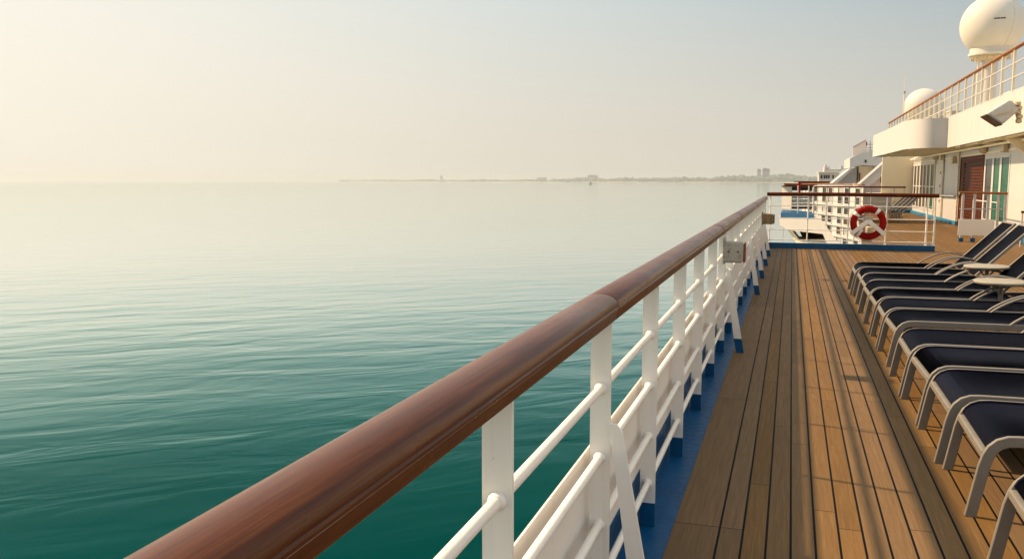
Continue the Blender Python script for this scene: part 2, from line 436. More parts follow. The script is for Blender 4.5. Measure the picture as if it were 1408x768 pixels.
pts = []
for k in range(65):
    th = 2*math.pi*k/64; pts.append((math.cos(th)*(LR+lr+.012+.018*abs(math.sin(2*th+.3))), -.012, math.sin(th)*(LR+lr+.012+.018*abs(math.sin(2*th+.3)))))
tube(bm, pts, .007, 6); obj('grab_rope', bm, ROPE, lb, 60)
hb = thing('lifebuoy_holder', 'white chevron rack with a round lamp inside the red lifebuoy', 'lifebuoy rack', (1.60, CYR-.185, .60))
for s in (-1, 1):
    bm = B(); bar2(bm, 0, .045, s*.345, -.25, .085, -.012 if s > 0 else -.014, .012, 0); obj('bar', bm, WHITE, hb)
bm = B(); lathe(bm, [(0, -.07), (.075, -.07), (.08, -.05), (.08, .04), (.06, .06), (0, .06)], seg=20); o = obj('lamp', bm, YELLOWED, hb, 40); o.location = (.02, -.03, -.13)
bm = B(); box(bm, -.10, .10, .1955, .21, -.42, .12, .004); obj('back_plate', bm, PALEGREY, hb)

# ------------------------------------------------------------------ sun loungers
def lounger(name, label, raised, group):
    """foot end at x=0.. (local), long axis +X, width along Y: 0 (near side) to .70"""
    t = thing(name, label, 'sun lounger', (0, 0, 0), 0, group)
    Wd = .70; th = .021
    H = .362
    path = [(-.055, 0), (-.012, .235), (.002, .285), (.018, .318), (.045, .344), (.082, .359), (.125, H), (.6, H+.002), (1.27, H+.004)]
    path = [(x, 0, z) for x, z in path]
    for y in (th/2, Wd-th/2):
        bm = B(); sweep(bm, path, rect(th, .05, .004), (0, 1, 0)); o = obj('side_frame', bm, ALU, t, 35); o.location.y = y
        bm = B(); sweep(bm, [(1.22, 0, H-.02), (1.30, 0, .0)], rect(th*.9, .045, .004), (0, 1, 0)); o = obj('rear_leg', bm, ALU, t, 35); o.location.y = y
    bm = B(); box(bm, -.0215, .0135, th+.001, Wd-th-.001, .268, .305, .005); obj('foot_bar', bm, ALU, t)
    bm = B(); box(bm, 1.20, 1.235, th+.001, Wd-th-.001, .31, .345, .005); obj('cross_bar', bm, ALU, t)
    # sling seat: slightly sagging cloth between the frames
    bm = B()
    sp = [(.000, .312), (.012, .335), (.035, .357), (.07, .372), (.125, .378), (.35, .379), (.7, .380), (1.0, .382), (1.235, .384)]
    ny = 8; g = []
    for x, z in sp:
        row = []
        for j in range(ny+1):
            s = j/ny; sag = .016*math.sin(math.pi*s)*(min(1, x/.3) if x > 0 else 0)
            row.append(bm.verts.new((x, th*.55+s*(Wd-1.1*th), z-sag)))
        g.append(row)
    for a, b in zip(g, g[1:]):
        for j in range(ny): bm.faces.new((a[j], a[j+1], b[j+1], b[j]))
    r = bmesh.ops.solidify(bm, geom=list(bm.faces), thickness=.012)
    obj('seat', bm, SLING, t, 50)
    for y in (th*1.05, Wd-th*1.05):
        bm = B(); tube(bm, [(x, y, z+.004) for x, z in sp], .006, 6); obj('welt', bm, SLING, t, 60)
    # backrest
    ang = R(46) if raised else R(2)
    Mb = Matrix.Translation((1.25, 0, H+.012)) @ Matrix.Rotation(-ang, 4, 'Y')
    bm = B(); ln = .80; g = []
    for i in range(9):
        x = ln*i/8; row = []
        for j in range(ny+1):
            s = j/ny; row.append(bm.verts.new(Mb @ Vector((x, th*1.2+s*(Wd-2.4*th), .014-.014*math.sin(math.pi*s)*math.sin(math.pi*min(1, (i+.5)/8))))))
        g.append(row)
    for a, b in zip(g, g[1:]):
        for j in range(ny): bm.faces.new((a[j], a[j+1], b[j+1], b[j]))
    bmesh.ops.solidify(bm, geom=list(bm.faces), thickness=.01)
    bk = obj('backrest', bm, SLING, t, 50)
    bm = B()
    for y in (th*.6+.012, Wd-th*.6-.012):
        sweep(bm, [Mb @ Vector((x, y, 0)) for x in (-.02, .4, ln+.012)], rect(th*.9, .034, .004), (0, 1, 0))
    sweep(bm, [Mb @ Vector((ln+.02, y, 0)) for y in (th, Wd-th)], rect(.03, .026, .004), Mb.to_3x3() @ Vector((0, 0, 1)))
    obj('back_frame', bm, ALU, bk, 35)
    for y in (.012, Wd-.012):
        ap = []
        for k in range(15):
            s = k/14; x = .80+s*.62; z = H+.012+.17*math.sin(min(1., s*1.55)*math.pi/2)**.85-(.06*max(0, s-.62)**1.2*2.2)
            ap.append((x, y, z))
        bm = B(); sweep(bm, ap, rect(.026, .017, .004), (0, 1, 0)); obj('armrest', bm, ALU, t, 40)
    return t
LG = 'sun loungers in a row across the deck'
protoR = lounger('sun_lounger', '', True, LG); protoF = lounger('sun_lounger', '', False, LG)
near = [12.30, 11.52, 10.74, 9.96, 9.17, 8.39, 7.60, 6.55, 5.80, 5.03, 4.25, 3.08]
lab = ['navy sun lounger farthest down the row, its raised backrest against the open deck',
       'navy sun lounger second from the far end, its raised backrest closest to the frame edge',
       'navy flat lounger just beyond the far side table, third from the far end',
       'navy lounger between the side tables whose raised back is cut by the picture edge',
       'navy flat lounger just beyond the near side table, fifth from the far end',
       'navy flat lounger right beside the near round side table, sixth from the far end',
       'navy lounger with bare deck showing in the gap on its near side',
       'navy lounger just on the near side of the gap in the row',
       'navy lounger second on the near side of the gap in the row',
       'navy lounger third on the near side of the gap, two before the last gap',
       'navy lounger with its wide grey near leg beside the gap before the closest lounger',
       'closest navy lounger cut off by the lower right corner of the picture']
for i, y in enumerate(near):
    pr = protoR if i in (0, 1, 3) else protoF
    o = pr if i in (0, 2) else dup(pr, (0, 0, 0))
    o.location = (.862+random.uniform(-.02, .02)-(.0 if i < 7 else .006), y, 0); o['label'] = lab[i]; o.rotation_euler.z = R(random.uniform(-1.1, 1.1))
for i, y in enumerate((36.4, 35.5, 34.6, 33.7)):
    o = dup(protoR, (2.42+.03*i, y, 0), 0, 'raised sun lounger in the far group beyond the lifebuoy', 'far loungers beyond the lifebuoy')

# side tables
def side_table(loc, label, rx):
    t = thing('side_table', label, 'side table', loc, 0, 'small round side tables among the loungers')
    bm = B(); lathe(bm, [(0, .548), (rx-.03, .548), (rx-.006, .553), (rx, .562), (rx, .572), (rx-.006, .579), (rx-.02, .582), (0, .582)], seg=40); obj('table_top', bm, TABLE, t, 40)
    bm = B(); tube(bm, [(0, 0, .02), (0, 0, .549)], .021, 12); obj('leg', bm, ALU, t, 40)
    bm = B(); lathe(bm, [(0, .0), (.15, .0), (.15, .012), (.05, .024), (0, .024)], seg=24); obj('base', bm, ALU, t, 40)
    for q in range(3):
        a = R(120*q+20); bm = B(); tube(bm, [(0, 0, .44), (.08*math.cos(a), .08*math.sin(a), .52), (.16*math.cos(a), .16*math.sin(a), .5475)], .009, 8); obj('bracket', bm, ALU, t, 40)
side_table((2.08, 10.70, 0), 'round side table in the row of loungers, the one farther from the viewer', .235)
side_table((1.90, 9.125, 0), 'round side table in the row of loungers, the one nearer the viewer', .235)

# ------------------------------------------------------------------ deckhouse
WX = 5.4
dh = thing('deckhouse', 'white deckhouse with slatted windows, a brown louvred door and an overhanging upper deck', 'deckhouse', (WX, 20, 0))
def L(p): return (p[0]-WX, p[1]-20, p[2])
def wall_x(bm, x0, x1, y0, y1, z0, z1, holes):
    ys = sorted({y0, y1}|{h[0] for h in holes}|{h[1] for h in holes}); zs = sorted({z0, z1}|{h[2] for h in holes}|{h[3] for h in holes})
    for a, b in zip(ys, ys[1:]):
        run = None
        segs = []
        for c, d_ in zip(zs, zs[1:]):
            my, mz_ = (a+b)/2, (c+d_)/2
            if any(h[0] < my < h[1] and h[2] < mz_ < h[3] for h in holes): run = None; continue
            if run is None: run = [c, d_]; segs.append(run)
            else: run[1] = d_
        for c, d_ in segs: box(bm, x0, x1, a, b, c, d_)
def ywall(x): return atx(x, 260, WX).y-20      # where along the wall
w1 = (ywall(1283.5), ywall(1252), .36, 2.16); dr = (ywall(1351), ywall(1320), .0, 2.20); w2 = (ywall(1386), ywall(1354), .40, 2.12)
pd = (ywall(1297.5), ywall(1286), .06, 2.15)
bm = B(); wall_x(bm, 0, .16, -17, 26, 0, 2.6, [w1, dr, w2]); bmesh.ops.remove_doubles(bm, verts=bm.verts, dist=1e-5); obj('wall', bm, WHITE2, dh)
bm = B(); box(bm, -1.35, -.002, 25.0, 25.12, 0, 2.6); obj('end_wall', bm, paint_white('shade_bounce_paint', (.84, .72, .50), .6, .5), dh)  # wall white made lighter and yellower to stand in for bounced light in shade
bm = B(); box(bm, -.075, -.003, -17, dr[0]-.1, .002, .13, .01); box(bm, -.075, -.003, dr[1]+.1, 24.9, .002, .13, .01); box(bm, -1.42, -.08, 24.9, 24.997, .002, .13, .01); obj('waterway_kerb', bm, TEALBLUE, dh)
def slat_window(h, n, mats, gapw):
    f = B(); y0, y1, z0, z1 = h
    box(f, -.014, .05, y0-.10, y0-.002, z0-.08, z1+.08, .006); box(f, -.014, .05, y1+.002, y1+.10, z0-.08, z1+.08, .006)
    box(f, -.02, .05, y0-.001, y1+.001, z1+.001, z1+.081, .006); box(f, -.02, .05, y0-.001, y1+.001, z0-.081, z0-.001, .006)
    fo = obj('window', f, WHITE2, dh)
    wdt = (y1-y0)/n
    m = B()
    for k in range(1, n): box(m, -.012, .03, y0+wdt*k-gapw/2, y0+wdt*k+gapw/2, z0, z1, .004)
    if n > 4: box(m, -.008, .004, y0, y1, (z0+z1)/2-.02, (z0+z1)/2+.02)
    obj('mullion', m, WHITE2, fo)
    for k in range(n):
        g = B(); box(g, .006, .02, y0+wdt*k+gapw/2+.001, y0+wdt*(k+1)-gapw/2-.001, z0+.001, z1-.001); obj('pane', g, mats[k % len(mats)], fo)
slat_window(w1, 7, [GREENGLASS, DARKGLASS, BROWNGLASS, DARKGLASS, BROWNGLASS, DARKGLASS, BROWNGLASS], .30)
slat_window(w2, 3, [GREENGLASS, GREENGLASS, DARKGLASS], .22)
# louvred door
fb = B(); y0, y1, z0, z1 = dr
for a, b, c, d_ in ((y0-.06, y0-.001, 0, z1+.07), (y1+.001, y1+.06, 0, z1+.07), (y0, y1, z1+.001, z1+.07)): box(fb, -.025, .10, a, b, c+.003, d_, .005)
dro = obj('door', fb, REDWOOD, dh)
bm = B(); box(bm, .045, .08, y0+.001, y1-.001, .02, z1-.001); obj('door_leaf', bm, DARK, dro)  # leaf coloured dark to stand in for shade between the louvres
bm = B()
for a, b, c, d_ in ((y0+.002, y0+.24, .02, z1-.002), (y1-.54, y1-.002, .02, z1-.002), (y0+.24, y1-.54, .02, .16), (y0+.24, y1-.54, z1-.14, z1-.002)): box(bm, -.004, .044, a, b, c, d_)
obj('door_stile', bm, REDWOOD, dro)
bm = B(); n = 20
for k in range(n):
    z = .17+(z1-.33)*k/n
    prism_z(bm, [(.0, y0+.241), (.040, y0+.241), (.040, y1-.541), (.0, y1-.541)], z, z+.062)
obj('louvre', bm, REDWOOD, dro)
bm = B(); lathe(bm, [(.03, 0), (.03, .02), (.045, .05), (.03, .075), (0, .08)], seg=12); o = obj('handle', bm, STEEL, dro, 40); o.rotation_euler = (0, R(-90), 0); o.location = (.0, y1-.28, 1.05)
# panelled white side door with a grey edge
y0, y1, z0, z1 = pd
bm = B(); box(bm, -.035, -.003, y0, y1, z0, z1, .012); po = obj('door', bm, WHITE2, dh)
bm = B(); box(bm, -.055, -.036, y0+.05, y0+.35, .15, 2.45, .006); obj('door_post', bm, YELLOWED, po)
for z in (.7, 1.25, 1.75): 
    bm = B(); box(bm, -.07, -.036, y0+.55, y0+.75, z, z+.10, .01); obj('hinge', bm, YELLOWED, po)
# overhanging upper deck: fascia ring, soffit
U0, U1 = 2.6, 3.5
XA, XB = 4.7-WX, 3.56-WX
plan = [(XA, -17), (XA, 11.2)]
for k in range(9):
    a = math.pi/2*k/8; plan.append((XB+.42-.42*math.sin(a)+(0), 11.25+.95-.95*math.cos(a)))
plan = [(XA, -17), (XA, 11.2)]+[(XB+.75*(1-math.sin(math.pi/2*k/8)), 11.25+1.6*(1-math.cos(math.pi/2*k/8))) for k in range(9)]+[(XB-.06, 18.), (XB-.16, 22.5)]
inner = [(x+.07, y+(.07 if 11.1 < y < 12.9 else 0)) for x, y in plan]
bm = B(); prism_z(bm, plan+inner[::-1], U0-.05, U1); obj('fascia', bm, WHITE2, dh, 30)
bm = B(); prism_z(bm, [(x+.072, y) for x, y in plan]+[(8.6, 22.5), (8.6, -17)], U0+.003, U0+.12); obj('upper_deck', bm, SOFFIT, dh)
bm = B(); prism_z(bm, [(plan[-1][0]+.07, 22.43), (plan[-1][0]+.07, 22.5), (8.6, 22.5), (8.6, 22.43)], U0-.05, U1); obj('fascia_end', bm, WHITE2, dh)
bm = B()
for k in range(14):
    y = -14+2.6*k
    x0 = XA+.08 if y < 11 else XB+.15
    box(bm, x0, -.004, y, y+.07, U0-.11, U0+.001)
box(bm, XA+.22, XA+.27, -17, 11, U0-.07, U0-.02); box(bm, XA+.40, XA+.44, -17, 22, U0-.17, U0-.12)
obj('soffit_beam', bm, SOFFIT, dh)
bm = B(); box(bm, -.022, -.002, -17, 24.9, 2.28, 2.33, .004); obj('wall_moulding', bm, CREAM, dh)

bm = B()
for k in range(11): box(bm, XA-.004, XA+.01, -14.3+2.4*k, -14.285+2.4*k, U0-.04, U1-.01)
obj('weld_seam', bm, SOFFIT, dh)
for k, (y, z) in enumerate(((2.6, 2.20), (6.0, 2.42), (13.6, 2.25), (16.2, 2.42))):
    bm = B(); box(bm, -.14, -.003, y, y+.42, z-.16, z+.1, .02); obj('junction_box', bm, YELLOWED, dh)
for x, z in ((-.10, 2.50), (-.17, 2.47)):
    bm = B(); tube(bm, [(x, -17, z), (x, 24.8, z)], .024, 8); obj('pipe', bm, SOFFIT, dh, 40)
for y in (2.3, 12.9, 18.0):
    bm = B(); tube(bm, [(-.045, y, .14), (-.045, y, 2.46)], .028, 8); obj('pipe', bm, YELLOWED, dh, 40)
for y in (-1.0, 1.1, 3.4):
    bm = B(); prism(bm, [(-.62, 2.48), (-.02, 2.48), (-.02, 2.05), (-.10, 2.05)], y, y+.06); obj('knee_bracket', bm, SOFFIT, dh)
# bulkhead lamps under the overhang
def bulkhead(px, label, s=1.):
    y = atx(px, 211, WX-.3).y
    t = thing('bulkhead_lamp', label, 'lamp', (WX-.02, y, 2.42), 0, 'lamps under the overhang')
    bm = B(); lathe(bm, [(0, 0), (.16, 0), (.17, .04), (.15, .10), (.09, .16), (0, .18)], seg=18); o = obj('casing', bm, YELLOWED, t, 40); o.rotation_euler = (0, R(-100), 0); o.scale = (.75, 1.1, .9)
    bm = B()
    for a in range(4):
        th = math.pi*a/4; tube(bm, [(math.cos(th)*.18*c, math.sin(th)*.18*c, .07+.14*math.sqrt(max(0, 1-c*c))) for c in (-1, -.7, 0, .7, 1)], .008, 6)
    o = obj('guard', bm, YELLOWED, t, 40); o.rotation_euler = (0, R(-100), 0); o.scale = (.75, 1.1, .9)
    bm = B(); tube(bm, [(.0, .2, .02), (-.1, .34, .10), (-.05, .42, .22)], .03, 8); obj('bracket', bm, YELLOWED, t, 40)
bulkhead(1279, 'yellowed caged lamp under the overhang above the slatted windows')
bulkhead(1341, 'yellowed caged lamp under the overhang above the brown door')
bulkhead(1388, 'yellowed caged lamp under the overhang right of the green windows')

# floodlight hung from the fascia
FY = 20.5
fp = aty(1381, 155, FY)
def FZ(x, y): q = aty(x, y, FY); return (q.x-fp.x, q.z-fp.z)
fl = thing('floodlight', 'pale square floodlight tilted down from the upper deck fascia', 'floodlight', fp, 0)
bm = B(); prism(bm, [FZ(1356.5, 157), FZ(1390, 137), FZ(1402, 151), FZ(1378.5, 171)], -.02, .5)
bmesh.ops.bevel(bm, geom=list(bm.edges), offset=.025, segments=2, affect='EDGES'); obj('housing', bm, PALEGREY, fl)
bm = B(); prism(bm, [FZ(1354, 158.6), FZ(1356.2, 157.3), FZ(1378.2, 171.3), FZ(1376, 172.8)], -.04, .52); obj('lens', bm, BROWNGLASS, fl)
bm = B(); prism(bm, [FZ(1367, 158), FZ(1392, 151.5), FZ(1392, 153), FZ(1367, 159.6)], -.05, -.021); obj('arm', bm, YELLOWED, fl)
bm = B(); c_ = FZ(1401, 142); d_ = FZ(1402, 166)
tube(bm, [(c_[0], .1, c_[1]), ((c_[0]+d_[0])/2-.03, .1, (c_[1]+d_[1])/2), (d_[0], .1, d_[1])], .03, 8)
for k in range(5):
    q = k/4; lathe(bm, [(.02, -.05), (.06, -.03), (.06, .03), (.02, .05)], (c_[0]+(d_[0]-c_[0])*q+.02*(k % 2), .08, c_[1]+(d_[1]-c_[1])*q), 10)
obj('bracket', bm, YELLOWED, fl, 40)
# upper deck railing
ur = thing('upper_deck_railing', 'white railing with a brown handrail along the upper deck under the radomes', 'railing', (4.82, 0, U1))
bm = B(); sweep(bm, [(0, 3, 1.04), (0, 25, 1.04), (0, 51, 1.04)], [(.055*math.cos(2*math.pi*k/12), .04*math.sin(2*math.pi*k/12)) for k in range(12)], (1, 0, 0)); obj('handrail', bm, HANDWOOD, ur, 40)
for z in (.06, .38, .70):
    bm = B(); tube(bm, [(0, 3, z), (0, 51, z)], .02, 8); obj('horizontal_bar', bm, WHITE2, ur, 40)
bm = B(); box(bm, -.03, .03, -.02, .02, -.9, 1.02, .004); up0 = obj('post', bm, CREAM, ur); up0.location = (0, 4, 0)
for k in range(1, 40):
    c = up0.copy(); COL.objects.link(c); c.parent = ur; c.location = (0, 4+1.2*k, 0)
# equipment lockers on the upper deck
for k, (y, x, h, w, lbl) in enumerate(((34., 7.3, 1.0, .8, 'cream equipment locker on the upper deck close to the radome pole'), (39., 6.2, .75, .7, 'low grey locker on the upper deck left of the radome pole'), (44, 6.5, .9, .9, 'pale grey locker on the upper deck between the two radomes'))):
    t = thing('equipment_locker', lbl, 'locker', (x, y, U1-.75), 0, 'lockers on the upper deck')
    bm = B(); box(bm, -w/2, w/2, -.5, .5, 0, h+.7, .02); obj('cabinet', bm, [CREAM, GREY, PALEGREY][k], t)
    bm = B(); box(bm, -w/2-.03, w/2+.03, -.53, .53, h+.702, h+.75, .01); obj('lid', bm, PALEGREY, t)
# radomes
def radome(label, loc, r, poleh, mark):
    t = thing('radome', label, 'radome', loc, 0, 'satellite radomes above the upper deck')
    bm = B()
    pr = [(r*.66, -r*1.02), (r*.69, -r*1.0), (r*.69, -r*.93), (r*.645, -r*.925), (r*.645, -r*.88)]
    for k in range(24):
        a = R(-50+140*k/23); pr.append((r*math.cos(a), r*math.sin(a)))
    pr[-1] = (0, r)
    lathe(bm, pr, (0, 0, 0), 56); obj('dome', bm, GRP, t, 30)
    bm = B(); lathe(bm, [(r*.30, -r*1.16), (r*.60, -r*1.10), (r*.60, -r*1.025), (r*.3, -r*1.025)], seg=32); obj('flange', bm, YELLOWED, t, 30)
    bm = B()
    for k in range(20):
        a = 2*math.pi*k/20; box(bm, r*.585*math.cos(a)-.03, r*.585*math.cos(a)+.03, r*.585*math.sin(a)-.03, r*.585*math.sin(a)+.03, -r*1.14, -r*1.09)
    obj('bolt', bm, YELLOWED, t)
    bm = B(); lathe(bm, [(r*.24, -r*1.1-poleh), (r*.24, -r*1.1)], seg=20); obj('pole', bm, WHITE2, t, 40)
    bm = B(); box(bm, -r*.24-.16, -r*.24-.10, -.05, .05, -r*1.1-poleh, -r*1.05); 
    for k in range(12): 
        z = -r*1.1-poleh+.25+k*.3
        if z < -r*1.1: box(bm, -r*.24-.101, -r*.24+.01, -.04, .04, z, z+.03)
    obj('ladder', bm, CREAM, t)
    # seam between the shell halves
    bm = B(); az = R(-62); pts = [(r*1.001*math.cos(R(e))*math.cos(az+R(4)*math.sin(R(e*2))), r*1.001*math.cos(R(e))*math.sin(az+R(4)*math.sin(R(e*2))), r*1.001*math.sin(R(e))) for e in range(-48, 80, 4)]
    tube(bm, pts, .008, 6); obj('seam', bm, PALEGREY, t, 40)
    if mark:
        bm = B(); az0 = R(-99); rr = r*1.003
        for k in range(10):
            a0, a1 = az0+R(2.05*k), az0+R(2.05*k+2.06); hgt = (.030, .045, .036, .05, .04)[k % 5]
            e0 = R(4); zc = r*math.sin(e0); rc = math.sqrt(rr*rr-zc*zc)
            vs = [bm.verts.new((rc*math.cos(a), rc*math.sin(a), zc+dz)) for a, dz in ((a0, -.02), (a1, -.02), (a1, -.02+hgt), (a0, -.02+hgt))]; bm.faces.new(vs)
        bmesh.ops.solidify(bm, geom=list(bm.faces), thickness=-.004)
        obj('marking', bm, DARK, t)
radome('big white radome ball on a pole above the upper deck railing', (7.06, 38, 7.36), 1.12, 3.6, True)
p2 = aty(1270, 148, 55)
radome('smaller white radome dome half hidden behind the far upper railing', p2, 1.06, 2.2, False)
an = thing('whip_antenna', 'thin white antenna rod standing beside the smaller radome', 'antenna', aty(1242, 160, 54))
bm = B(); tube(bm, [(0, 0, -1.6), (0, 0, 1.25)], .035, 8); obj('mast', bm, CREAM, an, 40)
bm = B(); lathe(bm, [(0, 1.25), (.07, 1.28), (.07, 1.38), (0, 1.42)], seg=10); obj('sensor', bm, GREY, an, 40)
bm = B(); tube(bm, [(0, 0, 1.42), (0, 0, 2.4)], .014, 6); obj('whip', bm, CREAM, an, 40)
bm = B(); box(bm, -.1, 1.2, -.05, .05, -.55, -.48); obj('yard', bm, CREAM, an)

# landing rail in front of the door
lr_ = thing('landing_railing', 'short white railing with a brown handrail and blue feet in front of the brown door', 'railing', (3.98, 24, 0))
bm = B(); sweep(bm, [(-.03, 0, 1.215), (1.03, 0, 1.195)], rect(.11, .055, .012), (0, 1, 0)); obj('handrail', bm, HANDWOOD, lr_)
for x in (.06, .32, .62, .84, 1.0):
    bm = B(); box(bm, x-.028, x+.028, -.03, .03, .10, 1.186, .004, 0); box(bm, x-.05, x+.05, -.05, .05, .002, .10, .006, 1); obj('post', bm, [WHITE2, BLUE], lr_)
bm = B(); box(bm, .0, 1.02, -.012, .012, .80, .825); obj('horizontal_bar', bm, WHITE2, lr_)
bm = B(); box(bm, -.02, .78, -.05, -.034, .16, .56, .004); obj('kick_panel', bm, WHITE, lr_)
bm = B()
tube(bm, [(.9, .1, .96), (.9, 3.4, .96)], .016, 8); tube(bm, [(.9, 3.4, .96), (.9, 3.4, .0)], .016, 8); obj('side_run', bm, WHITE2, lr_)
gr = thing('grab_rail', 'thin grey grab rail fixed along the white wall beside the door', 'rail', (WX-.09, 0, 0))
bm = B(); tube(bm, [(0, 33.2, .98), (0, 39.2, .92)], .022, 8); obj('bar', bm, PALEGREY, gr, 40)
for y in (33.6, 36, 38.8):
    bm = B(); tube(bm, [(0, y, .95), (.085, y, .93)], .016, 8); obj('bracket', bm, PALEGREY, gr, 40)
g2 = thing('wall_rail', 'short brown handrail by the white wall at the picture edge', 'rail', (5.0, 22.4, 0))
bm = B(); sweep(bm, [(-.02, 0, .80), (.40, 0, .79)], rect(.09, .05, .01), (0, 1, 0)); obj('handrail', bm, REDWOOD, g2)
bm = B(); tube(bm, [(.0, 0, 0), (.0, 0, .78)], .02, 8); obj('post', bm, WHITE2, g2, 40)

# ------------------------------------------------------------------ the ship farther forward
c2 = thing('second_cross_railing', 'thin white railing with a brown handrail crossing farther down the ship behind the lifebuoy', 'railing', (0, 41, 0))
c2.name = 'deck_railing'
bm = B(); sweep(bm, [(-.42, 0, 1.235), (4.66, 0, 1.22)], [(.07*math.cos(2*math.pi*k/10), .035*math.sin(2*math.pi*k/10)) for k in range(10)], (0, 1, 0)); obj('handrail', bm, REDWOOD, c2, 40)
for x in (-.3, .6, 1.5, 2.4, 3.3, 4.2, 4.6):
    bm = B(); tube(bm, [(x, 0, -.02 if x > 3.0 else -2.6), (x, 0, 1.2)], .02, 8); obj('post', bm, WHITE2, c2, 40)
for z in (.9, .6, .3):
    bm = B(); tube(bm, [(-.4, 0, z), (4.64, 0, z)], .012, 6); obj('horizontal_bar', bm, WHITE2, c2, 40)

# slanting cabin side with window rows, where the hull widens again beyond the open deck
sw = thing('cabin_side', 'white slanting ship side with rows of small dark cabin windows left of the lifebuoy', 'ship side', (3.20, 44.2, 0), R(15.5))
rows = [(.86, 1.12), (.36, .70), (-.16, .16), (-.66, -.36), (-1.2, -.84), (-1.75, -1.4)]
cols = []
y = .35
while y < 9.0: cols.append((y, y+.62)); y += (1.0, 1.5)[len(cols) % 2]
holes = [(a, b, c, d_) for (a, b) in cols for (c, d_) in rows]
bm = B(); wall_x(bm, 0, .12, 0, 9.6, -4.5, 1.25, holes); bmesh.ops.remove_doubles(bm, verts=bm.verts, dist=1e-5); obj('wall', bm, WHITE2, sw)
for i, (a, b) in enumerate(cols):
    for j, (c, d_) in enumerate(rows):
        f = B()
        box(f, -.025, .02, a-.07, a-.002, c-.05, d_+.05); box(f, -.025, .02, b+.002, b+.07, c-.05, d_+.05); box(f, -.04, .02, a, b, c-.055, c-.003)
        fo = obj('window', f, WHITE2, sw)
        g = B(); box(g, .018, .03, a, b, c, d_); obj('pane', g, [DARKGLASS, BROWNGLASS, DARKGLASS, DARKGLASS, GREY][(i*2+j*3) % 5], fo)
for z in (.26, -.26, -.76, -1.3):
    bm = B(); box(bm, -.09, -.002, 0, 9.6, z-.03, z+.03); obj('ledge', bm, WHITE2, sw)
bm = B(); sweep(bm, [(.0, 0, 1.31), (.0, 5, 1.34), (.0, 9.6, 1.31)], rect(.14, .05, .01), (1, 0, 0)); obj('handrail', bm, HANDWOOD, sw)
bm = B(); prism_z(bm, [(.13, 0), (4, 1.2), (4, 9.6), (.13, 9.6)], -4.5, .9); obj('deck', bm, WHITE2, sw)

# wing platform jutting out over the sea
WY = 32.
def Z(x, y, Y=WY): p = aty(x, y, Y); return (p.x, p.z)
bw_ = thing('wing_platform', 'white platform with a blue floor jutting out over the sea beyond the railing corner', 'platform', (0, WY, 0))
bm = B(); prism(bm, [Z(1072, 297.5), Z(1073, 308), Z(1084, 313.5), Z(1132, 316), Z(1120, 297.5)], -1.6, 1.6); obj('tub', bm, WHITE2, bw_)
bm = B(); prism(bm, [Z(1073.5, 297.2), Z(1074, 291.5), Z(1078, 290.8), Z(1117, 292.2), Z(1117.5, 297.2)], -1.5, 1.5); obj('floor_edge', bm, BLUE, bw_)
bm = B(); prism(bm, [Z(1118, 292), Z(1122, 291.5), Z(1151, 332.5), Z(1134, 330)], -1.66, -1.3); obj('fin', bm, WHITE2, bw_)
bm = B(); prism(bm, [Z(1083, 313.6), Z(1089, 314.3), Z(1099, 327), Z(1136, 327.5), Z(1136, 331), Z(1095, 331)], -1.2, 1.2); obj('strut', bm, CREAM, bw_)
bm = B(); prism(bm, [Z(1098, 316), Z(1140, 317), Z(1140, 327), Z(1103, 326)], .6, 1.4); obj('recess_shade', bm, DARK, bw_)  # solid dark block; the opening's shade is put into its colour
bm = B(); prism(bm, [Z(1073.5, 290.5), Z(1074, 257.5), Z(1089, 257.5), Z(1088, 290.5)], 2.3, 2.5); obj('screen', bm, WHITE2, bw_)
bm = B(); prism(bm, [Z(1073, 256.6), Z(1080, 255.0), Z(1121, 254.6), Z(1121, 256.6)], 1.2, 3.4); obj('canopy', bm, REDWOOD, bw_)
for k, (ya, yb, mm) in enumerate(((258, 263, DARKGLASS), (272, 274.6, GREY), (276, 281, PALEGREY), (282.5, 286, GREY), (287, 290.3, BROWNGLASS))):
    bm = B(); prism(bm, [Z(1086+.8*(4-k), ya), Z(1119, ya), Z(1119, yb), Z(1086+.8*(4-k)-.8, yb)], 2.6, 2.8); obj('slat', bm, mm, bw_)
for x in (1097, 1111.5, 1118):
    a = Z(x, 291.5); b = Z(x, 255)
    bm = B(); tube(bm, [(a[0], -1., a[1]), (b[0], -1., b[1])], .022, 8); obj('post', bm, WHITE2, bw_, 40)
bm = B(); a = Z(1099, 266); b = Z(1099, 250); tube(bm, [(a[0], 0, a[1]), (b[0], 0, b[1])], .04, 8); obj('flag_post', bm, REDBUOY, bw_, 40)

for o in list(bw_.children):                    # the wing's face is raked forward towards its tip
    if o.name.split('.')[0] in ('tub', 'floor_edge', 'fin', 'screen', 'strut', 'recess_shade'):
        for v in o.data.vertices: v.co.y -= 1.15*(v.co.x-.2)
# stepped superstructure blocks (X-Z outlines with real depth)
def block(name, label, Y, parts, cat='superstructure'):
    t = thing(name, label, cat, (0, Y, 0))
    for pn, poly, y0, y1, m in parts:
        bm = B(); prism(bm, [Z(x, y, Y) for x, y in poly], y0, y1); obj(pn, bm, m, t)
    return t
PINK = paint_white('rose_white_paint', (.74, .62, .54), .4, .5)
block('stair_housing', 'white sloping stair housing with a small red window behind the end wall of the deckhouse', 50, [
    ('slope', [(1222, 217), (1222, 232), (1189, 258), (1177, 257)], -1.5, .5, WHITE2),
    ('slope_cap', [(1222, 215), (1222, 216.8), (1177, 256.8), (1175, 256.4)], -1.7, .6, GREY),
    ('wall', [(1222, 232.4), (1222, 275), (1172, 275), (1189.5, 258)], -.8, 1.2, PINK),
    ('window', [(1209, 236.5), (1214.5, 235.5), (1214.5, 250.5), (1208.5, 251)], -.88, -.802, RUST)])
